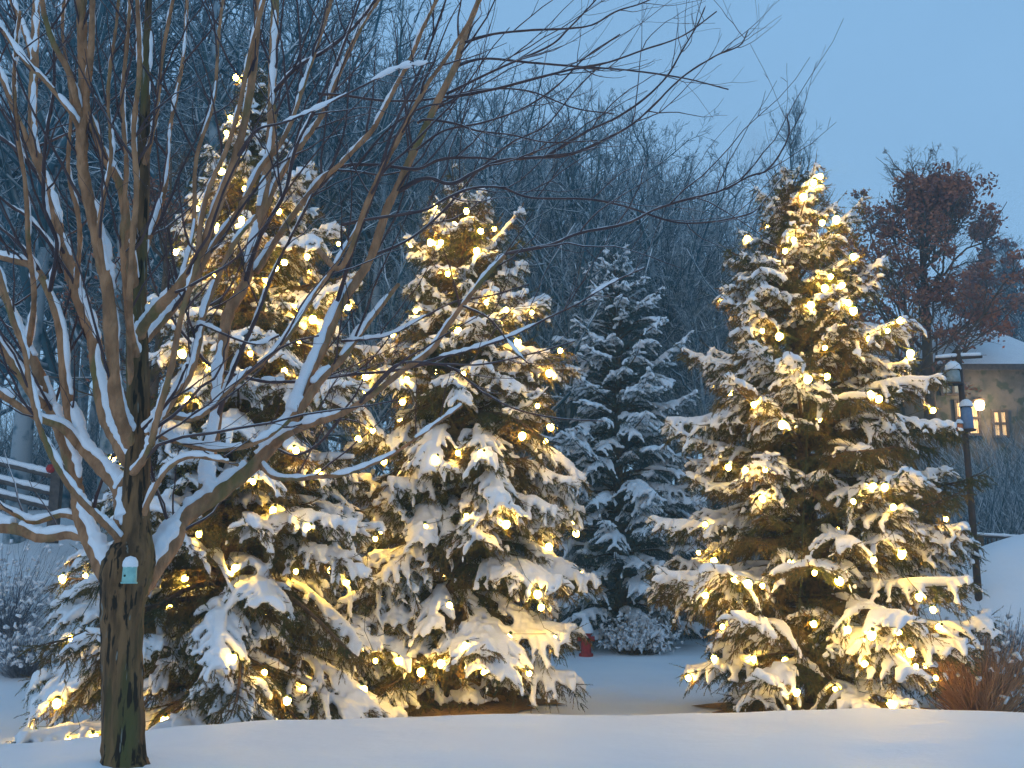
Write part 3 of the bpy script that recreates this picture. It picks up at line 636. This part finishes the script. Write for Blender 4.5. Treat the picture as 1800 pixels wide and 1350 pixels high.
# ------------------------------------------------------------------ brown-leaved oak at the right
def leafy(name, label, px, top, Yd, seed, leafm, n_leaf, size, kw, cat='tree', group=None):
    tk, cr, tips = bare_mesh(seed, **kw); q = P(px, 1000, Yd); g0 = float(gz(q[0], Yd)); H = P(px, top, Yd)[2]-g0; s = H/kw.get('H', 12)
    t = thing(name, label, cat, (q[0], Yd, g0-.1), group); t.scale = (s, s, s)
    link('trunk', mesh('trunk', *tk, M['woodw']), t); link('limbs', mesh('limbs', *cr, M['woodw']), t)
    r = np.random.default_rng(seed+5); c = tips[r.choice(len(tips), n_leaf)]+r.normal(0, .10, (n_leaf, 3)); keep = (vnoise(c[:, 0]*1.1+20, c[:, 2]*1.1+20, seed) > .36) & (c[:, 2] < 11.3); c = c[keep]
    a_ = nrm(r.normal(0, 1, c.shape)); b_5 = nrm(np.cross(a_, r.normal(0, 1, c.shape))); z_ = r.uniform(.6, 1.2, (len(c), 1))*size
    V = np.stack([c-a_*z_, c-b_5*z_*.5, c+a_*z_, c+b_5*z_*.5], 1).reshape(-1, 3); link('crown', mesh('crown', V, np.arange(len(V)).reshape(-1, 4), leafm, False), t)
leafy('oak_tree', 'oak with rust brown leaves still on, at the right beside the snowy house roof', 1655, 290, 29, 31, M['oakleaf'], 30000, .08, dict(spread=.82, upright=1.2, n1=40, r0=.24, fine=2, lo=.40))
leafy('oak_tree', 'smaller rust brown oak at the right edge, half behind the bigger one', 1785, 355, 41, 35, M['oakleaf'], 7000, .11, dict(spread=.45, upright=1.6, n1=28, fine=2, lo=.5))
leafy('brown_leaved_tree', 'small beech with dull brown leaves at the left behind the foreground branches', 240, 270, 19, 37, M['oakleaf'], 3500, .06, dict(spread=.6, n1=24, fine=2, lo=.3))
bare(1800, 440, 41, 1, 'frosted grey bare tree rising behind the house roof at the right edge', group=None, sx=1.3)
# ------------------------------------------------------------------ house
HY = 30.0
h = P(1750, 645, HY); hx0 = P(1585, 645, HY)[0]; hx1 = hx0+4.7; ez = h[2]; g0 = float(gz(hx0+4, HY))-1
ho = thing('house', 'house with snow-covered hip roof and a lit lamp at the right edge', 'house', (hx0+2.3, HY, g0))
off = np.array([hx0+2.3, HY, g0])
m_ = MB(); m_.box(((hx0+hx1)/2, HY+4, (g0+ez)/2), ((hx1-hx0)/2, 4, (ez-g0)/2)); m_.build('wall', M['wall'], ho, False, off)
m_ = MB(); rz_ = P(1700, 535, HY+4)[2]; ov = .35
a_, b_6, c_, d_ = (hx0-ov, HY-ov, ez+.02), (hx1+ov, HY-ov, ez+.02), (hx1+ov, HY+8+ov, ez+.02), (hx0-ov, HY+8+ov, ez+.02); r1 = (hx0+2.2, HY+3.5, rz_); r2 = (hx0+2.6, HY+4.5, rz_)
for q in ((a_, b_6, r2, r1), (c_, d_, r1, r2), (b_6, c_, r2, r2), (d_, a_, r1, r1), (a_, d_, c_, b_6)): m_.quad(*q)
m_.build('roof', M['snow'], ho, False, off)
m_ = MB(); m_.box(((hx0+hx1)/2, HY-ov-.03, ez-.08), ((hx1-hx0)/2+ov, .03, .09)); m_.build('fascia', M['fence'], ho, False, off)
for (px, py, w_, h_) in ((1757, 745, .17, .34), (1700, 735, .3, .45), (1672, 662, .3, .5)):
    q = P(px, py, HY-.01); m_ = MB(); m_.box((q[0], HY-.02, q[2]), (w_, .015, h_)); wn = m_.build('window', M['window'] if px != 1672 else M['grey'], ho, False, off)
    m_ = MB()
    for dx in (-w_-.04, 0, w_+.04): m_.box((q[0]+dx, HY-.06, q[2]), (.035, .03, h_+.06))
    for dz in (-h_-.05, 0, h_+.05): m_.box((q[0], HY-.065, q[2]+dz), (w_+.08, .03, .035))
    m_.build('frame', M['fence'], wn, False, None)
    for ch in wn.children: ch.matrix_parent_inverse = Matrix.Identity(4); ch.location = (-off[0], -off[1], -off[2])
q = P(1722, 712, HY-.35); m_ = MB(); m_.lathe(q, [(.001, -.17), (.10, -.14), (.14, .0), (.12, .12), (.001, .15)], 12); la = m_.build('wall_lamp', M['lamp'], ho, True, off)
m_ = MB(); m_.box((q[0], HY-.17, q[2]+.18), (.04, .17, .03)); m_.lathe((q[0], q[1], q[2]+.16), [(.001, .08), (.17, 0), (.001, -.01)], 12); br = m_.build('bracket', M['dark'], la, False, off)
pl = bpy.data.lights.new('lamp_light', 'POINT'); pl.energy = 70; pl.color = (1, .72, .42); pl.shadow_soft_size = .2
po = bpy.data.objects.new('lamp_light', pl); COL.objects.link(po); po.parent = ho; po.location = q-off+[0, -.3, 0]
# ------------------------------------------------------------------ bird feeders on a pole, fences, small things
q0 = P(1716, 1000, 15.2); q1 = P(1693, 622, 15.2); px_ = q0[0]; gp = float(gz(q0[0], 15.2))
fp = thing('feeder_pole', 'tall dark brown pole with a snow-topped crossarm right of the lone lit spruce', 'pole', (px_, 15.2, gp)); off = np.array([px_, 15.2, gp])
m_ = MB(); m_.tube([(px_, 15.2, gp-.2), (px_+.01, 15.2, (gp+q1[2])/2), (px_, 15.2, q1[2]+.05)], [.055, .05, .04], 8, .002); m_.build('post', M['dark'], fp, off=off)
aL = P(1645, 632, 15.2); aR = P(1726, 627, 15.2)
m_ = MB(); m_.tube([aL, (aL+aR)/2, aR], .022, 6); m_.build('crossarm', M['dark'], fp, off=off)
m_ = MB(); pts = catmull([aL+[0, 0, .04], (aL+aR)/2+[0, 0, .05], aR+[-.02, 0, .04]], 14); m_.tube(pts, .03*(1+.12*rng.normal(0, 1, 14)), 8); m_.build('snow_cover', M['snow'], fp, off=off)
bL = P(1655, 800, 15.2); bR = P(1727, 806, 15.2)
def feeder(name, label, px, py, Yd, w_, h_, bm, hang):
    c = P(px, py, Yd); t = thing(name, label, 'bird feeder', c, 'bird feeders on the pole')
    m_ = MB(); m_.lathe((0, 0, 0), [(.001, -h_), (w_*.9, -h_), (w_, -h_*.9), (w_*.92, h_*.8), (w_*.7, h_), (.001, h_)], 12); m_.build('tube', bm, t)
    m_ = MB(); m_.lathe((0, 0, h_), [(w_*1.15, 0), (w_*1.2, .01), (w_*1.0, w_*.8), (w_*.5, w_*1.3), (.001, w_*1.4)], 12, .03); m_.build('snow_cap', M['snow'], t)
    m_ = MB(); m_.lathe((0, 0, -h_-.012), [(.001, -.012), (w_*1.3, -.012), (w_*1.35, .012), (.001, .014)], 12); m_.build('tray', M['dark'], t)
    m_ = MB(); m_.tube([(0, 0, h_+w_), (0, 0, h_+w_+hang)], .005, 4); m_.build('hook', M['dark'], t)
feeder('bird_feeder', 'grey box feeder hanging from the left end of the pole crossarm', 1676, 662, 15.15, .10, .10, M['grey'], .12)
feeder('bird_feeder', 'blue feeder with a snow cap at mid height on the brown pole', 1700, 735, 15.1, .085, .17, M['bluebox'], .1)
feeder('bird_feeder', 'small orange feeder hanging left of the blue feeder', 1687, 752, 15.1, .05, .06, M['orange'], .3)
feeder('jar_feeder', 'pale green jar with a white snow cap in front of the right fence', 1677, 966, 15.6, .07, .10, M['green'], .02)
# right fence
fy = 17.6
fr = thing('wire_fence', 'dark wire fence with a snow-lined top rail behind the snow heap at the right', 'fence', (P(1720, 960, fy)[0], fy, float(gz(7.5, fy))))
off = np.array(fr.location); fl = P(1610, 936, fy); frr = P(1900, 952, fy)
m_ = MB(); m_.tube([fl, frr], .025, 6); m_.build('rail', M['fence'], fr, off=off)
m_ = MB(); pts = np.linspace(fl, frr, 40)+[0, 0, .035]; m_.tube(pts, .028*(1+.15*rng.normal(0, 1, 40)), 7); m_.build('snow_cover', M['snow'], fr, off=off)
for k, px in enumerate((1610, 1697, 1722, 1800, 1880)):
    q = P(px, 940, fy); m_ = MB(); m_.box((q[0], fy+.04, q[2]-.6), (.05 if k != 1 else .07, .05, .62)); m_.build('post', M['woodw'] if k == 2 else M['fence'], fr, False, off)
m_ = MB()
for i in range(38):
    f = i/37; q = fl*(1-f)+frr*f; m_.box((q[0], fy, q[2]-.55), (.010, .008, .52))
m_.build('pickets', M['dark'], fr, False, off)
# left rail fence
fy = 20.0
A_ = P(-60, 800, fy); B_ = P(97, 838, fy-.6)
fl_ = thing('rail_fence', 'wooden rail fence with snow along its rails at the left edge', 'fence', (B_[0], B_[1], float(gz(B_[0], B_[1])))); off = np.array(fl_.location)
for dz in (0, .33, .60):
    a_ = A_-[0, 0, dz]; b_7 = B_-[0, 0, dz]; m_ = MB(); pts = np.linspace(a_, b_7, 12); m_.tube(pts, .05, 6, .003); m_.build('rail', M['fence'], fl_, off=off)
    m_ = MB(); pts = np.linspace(a_, b_7, 24)+[0, 0, .075]; m_.tube(pts, .058*(1+.12*rng.normal(0, 1, 24)), 8); m_.build('snow_cover', M['snow'], fl_, off=off)
for f in (0, 1):
    q = A_*(1-f)+B_*f; m_ = MB(); m_.box((q[0]+.05, q[1]-.02, q[2]-.5), (.09, .08, .75)); m_.build('post', M['fence'], fl_, False, off)
q = P(89, 824, fy-.7); m_ = MB(); m_.lathe((0, 0, 0), [(.001, -.085), (.06, -.065), (.088, 0), (.06, .065), (.001, .09)], 12); o = m_.build('red_ball', M['red']); o.location = q
tag(o, 'small red ball on top of the left rail fence post', 'ornament')
# trunk box
c = P(228, 1008, TD-.19); t = thing('nest_box', 'small pale teal box with a round snow cap fixed on the foreground trunk', 'nest box', c)
m_ = MB(); m_.lathe((0, 0, -.0), [(.001, -.045), (.036, -.045), (.038, -.04), (.036, .03), (.038, .034), (.001, .034)], 16); m_.build('body', M['teal'], t)
m_ = MB(); m_.lathe((0, 0, .035), [(.036, -.004), (.040, .006), (.038, .028), (.026, .048), (.001, .056)], 14, .015); m_.build('snow_cap', M['snow'], t)
m_ = MB(); m_.lathe((0, 0, -.048), [(.001, -.005), (.042, -.005), (.043, .004), (.001, .004)], 16); m_.build('base', M['teal'], t)
m_ = MB(); m_.tube([(-.012, -.036, -.012), (-.012, -.0385, -.012)], .006, 10); m_.build('entrance_hole', M['cap'], t)
m_ = MB(); m_.box((0, .055, 0), (.015, .03, .03)); m_.build('bracket', M['dark'], t)
# hydrant
q = P(1030, 1140, 20.5); hz = float(gz(q[0], 20.5)); t = thing('fire_hydrant', 'red fire hydrant capped with a cone of snow between the spruces', 'fire hydrant', (q[0], 20.5, hz))
m_ = MB(); m_.lathe((0, 0, 0), [(.14, -.05), (.14, .05), (.10, .07), (.10, .40), (.13, .42), (.13, .46), (.10, .5), (.07, .56), (.001, .6)], 14); m_.build('body', M['red'], t)
for sx in (-1, 1): m_ = MB(); m_.tube([(sx*.08, 0, .33), (sx*.17, 0, .33)], .05, 8); m_.build('nozzle', M['red'], t)
m_ = MB(); m_.tube([(0, -.08, .30), (0, -.17, .30)], .065, 8); m_.build('nozzle', M['red'], t)
m_ = MB(); m_.lathe((0, 0, .44), [(.15, 0), (.16, .03), (.13, .12), (.07, .22), (.02, .30), (.001, .32)], 12, .04); m_.build('snow_cap', M['snow'], t)
# yellow board
c = P(1672, 1050, 14.6); t = thing('yellow_board', 'yellow board end poking out of the snow heap at the right', 'board', c)
m_ = MB(); m_.box((0, 0, 0), (.17, .12, .045), .3, .22); o = m_.build('plank', M['yellow'], t, False)
bv_ = o.modifiers.new('b', 'BEVEL'); bv_.width = .01
# mulch under the spruces
for key, rx, ry, lab in (('B', 1.2, 1.1, ''), ('C', 1.3, 1.1, '')):
    _, _, cx, cy, _ = SP[key]; n = 40; th = np.arange(n)*2*math.pi/n; V = [(cx, cy, float(gz(cx, cy))+.03)]; F = []
    for ring, f in enumerate((.5, 1.0)):
        rr = f*(1+.08*np.sin(th*5+1)+.05*rng.normal(0, 1, n)); xx = cx+rx*rr*np.cos(th); yy = cy+ry*rr*np.sin(th); V += [(x, y, float(gz(x, y))+.03*(2-ring)-.012) for x, y in zip(xx, yy)]
    for i in range(n): F.append([0, 1+i, 1+(i+1) % n, 1+(i+1) % n]); F.append([1+i, 1+n+i, 1+n+(i+1) % n, 1+(i+1) % n])
    o = link('mulch_bed', mesh_mixed('mulch_bed', np.array(V), np.array(F), M['mulch'], True)); tag(o, kind='structure')
# shrubs and dry grass
def shrub(name, label, px, py, Yd, w_, h_, n, m, seed, group=None, cat='shrub', r0=.005, snowy=.5, lean=.5):
    c = P(px, py, Yd); g0 = float(gz(c[0], Yd)); r = np.random.default_rng(seed); t = thing(name, label, cat, (c[0], Yd, g0), group)
    x = r.normal(0, w_*.2, n); y = r.normal(0, w_*.2, n); d = nrm(np.stack([x*2.2/w_+r.normal(0, lean*.5, n), y*2.2/w_+r.normal(0, lean*.5, n), np.ones(n)*1.0], 1)); l = r.uniform(.45, 1.05, n)*h_
    s = np.linspace(0, 1, 6); base_ = np.stack([x*.5, y*.5, -.03+0*x], 1); pts = base_[:, None]+d[:, None]*(l[:, None, None]*s[None, :, None])+np.cumsum(r.normal(0, .03, (n, 6, 3))*l[:, None, None], 1)
    link('stems', mesh('stems', *tubes(pts, (r0*(1-.6*s))[None]*r.uniform(.6, 1.3, (n, 1)), 3), m), t)
    if snowy:
        k = int(n*snowy); i = r.choice(n, k); cc = pts[i, r.integers(3, 6, k)]; uv, f = tubes(np.stack([cc+r.normal(0, .03, (k, 3)), cc+[0, 0, .01], cc+r.normal(0, .035, (k, 3))], 1), r.uniform(.015, .04, (k, 1))*np.array([[.5, 1, .5]]), 4)
        tag(link('snow_cover', mesh('snow_cover', uv, f, M['snow']), t), kind='stuff')
shrub('shrub', 'frosted bare shrub at the left edge below the rail fence', 12, 1060, 17.0, 1.3, 1.7, 420, M['shrub'], 1, snowy=1.3, lean=.9)
shrub('shrub', 'lower frosted shrub left of the lowest boughs of the tallest spruce', 45, 1120, 15.5, .7, .8, 400, M['shrub'], 2, snowy=.5)
shrub('shrub', 'snowy shrub with dark red stems under the right side of the unlit spruce', 1118, 1120, 20.8, 1.3, .8, 500, M['woodw'], 3, snowy=2.2, lean=1.0)
shrub('shrub', 'grey frosted shrub beside the lone spruce at the right, before the snow heap', 1745, 1200, 13.0, 1.2, 1.15, 1500, M['shrub'], 4, snowy=.6)
shrub('shrub', 'low frosted shrub at the right edge in front of the warm snow slope', 1790, 1235, 12.6, .8, .5, 700, M['shrub'], 6, snowy=.7)
shrub('ornamental_grass', 'rust brown dry grass clump tucked beside the lone right spruce', 1722, 1215, 12.4, .7, 1.0, 1600, M['grass'], 5, cat='dry grass', r0=.006, snowy=.04, lean=.35)
# smoke plume
def smoke():
    c = P(1325, 262, 60); m_ = MB(); prof = [(.001, -2.4), (1.0, -2.0), (1.5, -.8), (1.5, .8), (1.1, 2.2), (.001, 3.0)]; m_.lathe((0, 0, 0), prof, 16)
    mt = bpy.data.materials.new('smoke'); mt.use_nodes = True; n = mt.node_tree; n.nodes.clear(); o = n.nodes.new('ShaderNodeOutputMaterial'); v = n.nodes.new('ShaderNodeVolumePrincipled')
    v.inputs['Color'].default_value = (1, .95, .95, 1); tc = n.nodes.new('ShaderNodeTexCoord'); nz = n.nodes.new('ShaderNodeTexNoise'); nz.inputs['Scale'].default_value = .6; nz.inputs['Detail'].default_value = 3
    n.links.new(tc.outputs['Object'], nz.inputs['Vector']); ln = n.nodes.new('ShaderNodeVectorMath'); ln.operation = 'LENGTH'; mpp = n.nodes.new('ShaderNodeMapping'); mpp.inputs['Scale'].default_value = (.8, .8, .4)
    n.links.new(tc.outputs['Object'], mpp.inputs[0]); n.links.new(mpp.outputs[0], ln.inputs[0])
    mr = n.nodes.new('ShaderNodeMapRange'); mr.inputs['From Min'].default_value = 1.1; mr.inputs['From Max'].default_value = .2; mr.inputs['To Min'].default_value = 0; mr.inputs['To Max'].default_value = .3; n.links.new(ln.outputs['Value'], mr.inputs[0])
    mr2 = n.nodes.new('ShaderNodeMapRange'); mr2.inputs['From Min'].default_value = .4; mr2.inputs['From Max'].default_value = .65; n.links.new(nz.outputs[0], mr2.inputs[0])
    mu = n.nodes.new('ShaderNodeMath'); mu.operation = 'MULTIPLY'; n.links.new(mr.outputs[0], mu.inputs[0]); n.links.new(mr2.outputs[0], mu.inputs[1]); n.links.new(mu.outputs[0], v.inputs['Density']); n.links.new(v.outputs[0], o.inputs['Volume'])
    ob = m_.build('smoke', mt); ob.location = c; ob.rotation_euler = (0, -.35, 0); tag(ob, 'faint pale chimney smoke in the sky left of the lone spruce tip', 'smoke', kind='stuff')
smoke()

# ------------------------------------------------------------------ the blue evening air
m_ = MB(); m_.box((0, 30, 10.5), (70, 34, 13.5)); hm = bpy.data.materials.new('haze'); hm.use_nodes = True; n = hm.node_tree; n.nodes.clear()
o = n.nodes.new('ShaderNodeOutputMaterial'); v = n.nodes.new('ShaderNodeVolumePrincipled'); v.inputs['Color'].default_value = (.48, .80, 1, 1); v.inputs['Density'].default_value = .0048; v.inputs['Anisotropy'].default_value = .2
n.links.new(v.outputs[0], o.inputs['Volume']); hb = m_.build('haze', hm, None, False); tag(hb, 'thin blue evening air around the whole garden', 'haze', kind='stuff')
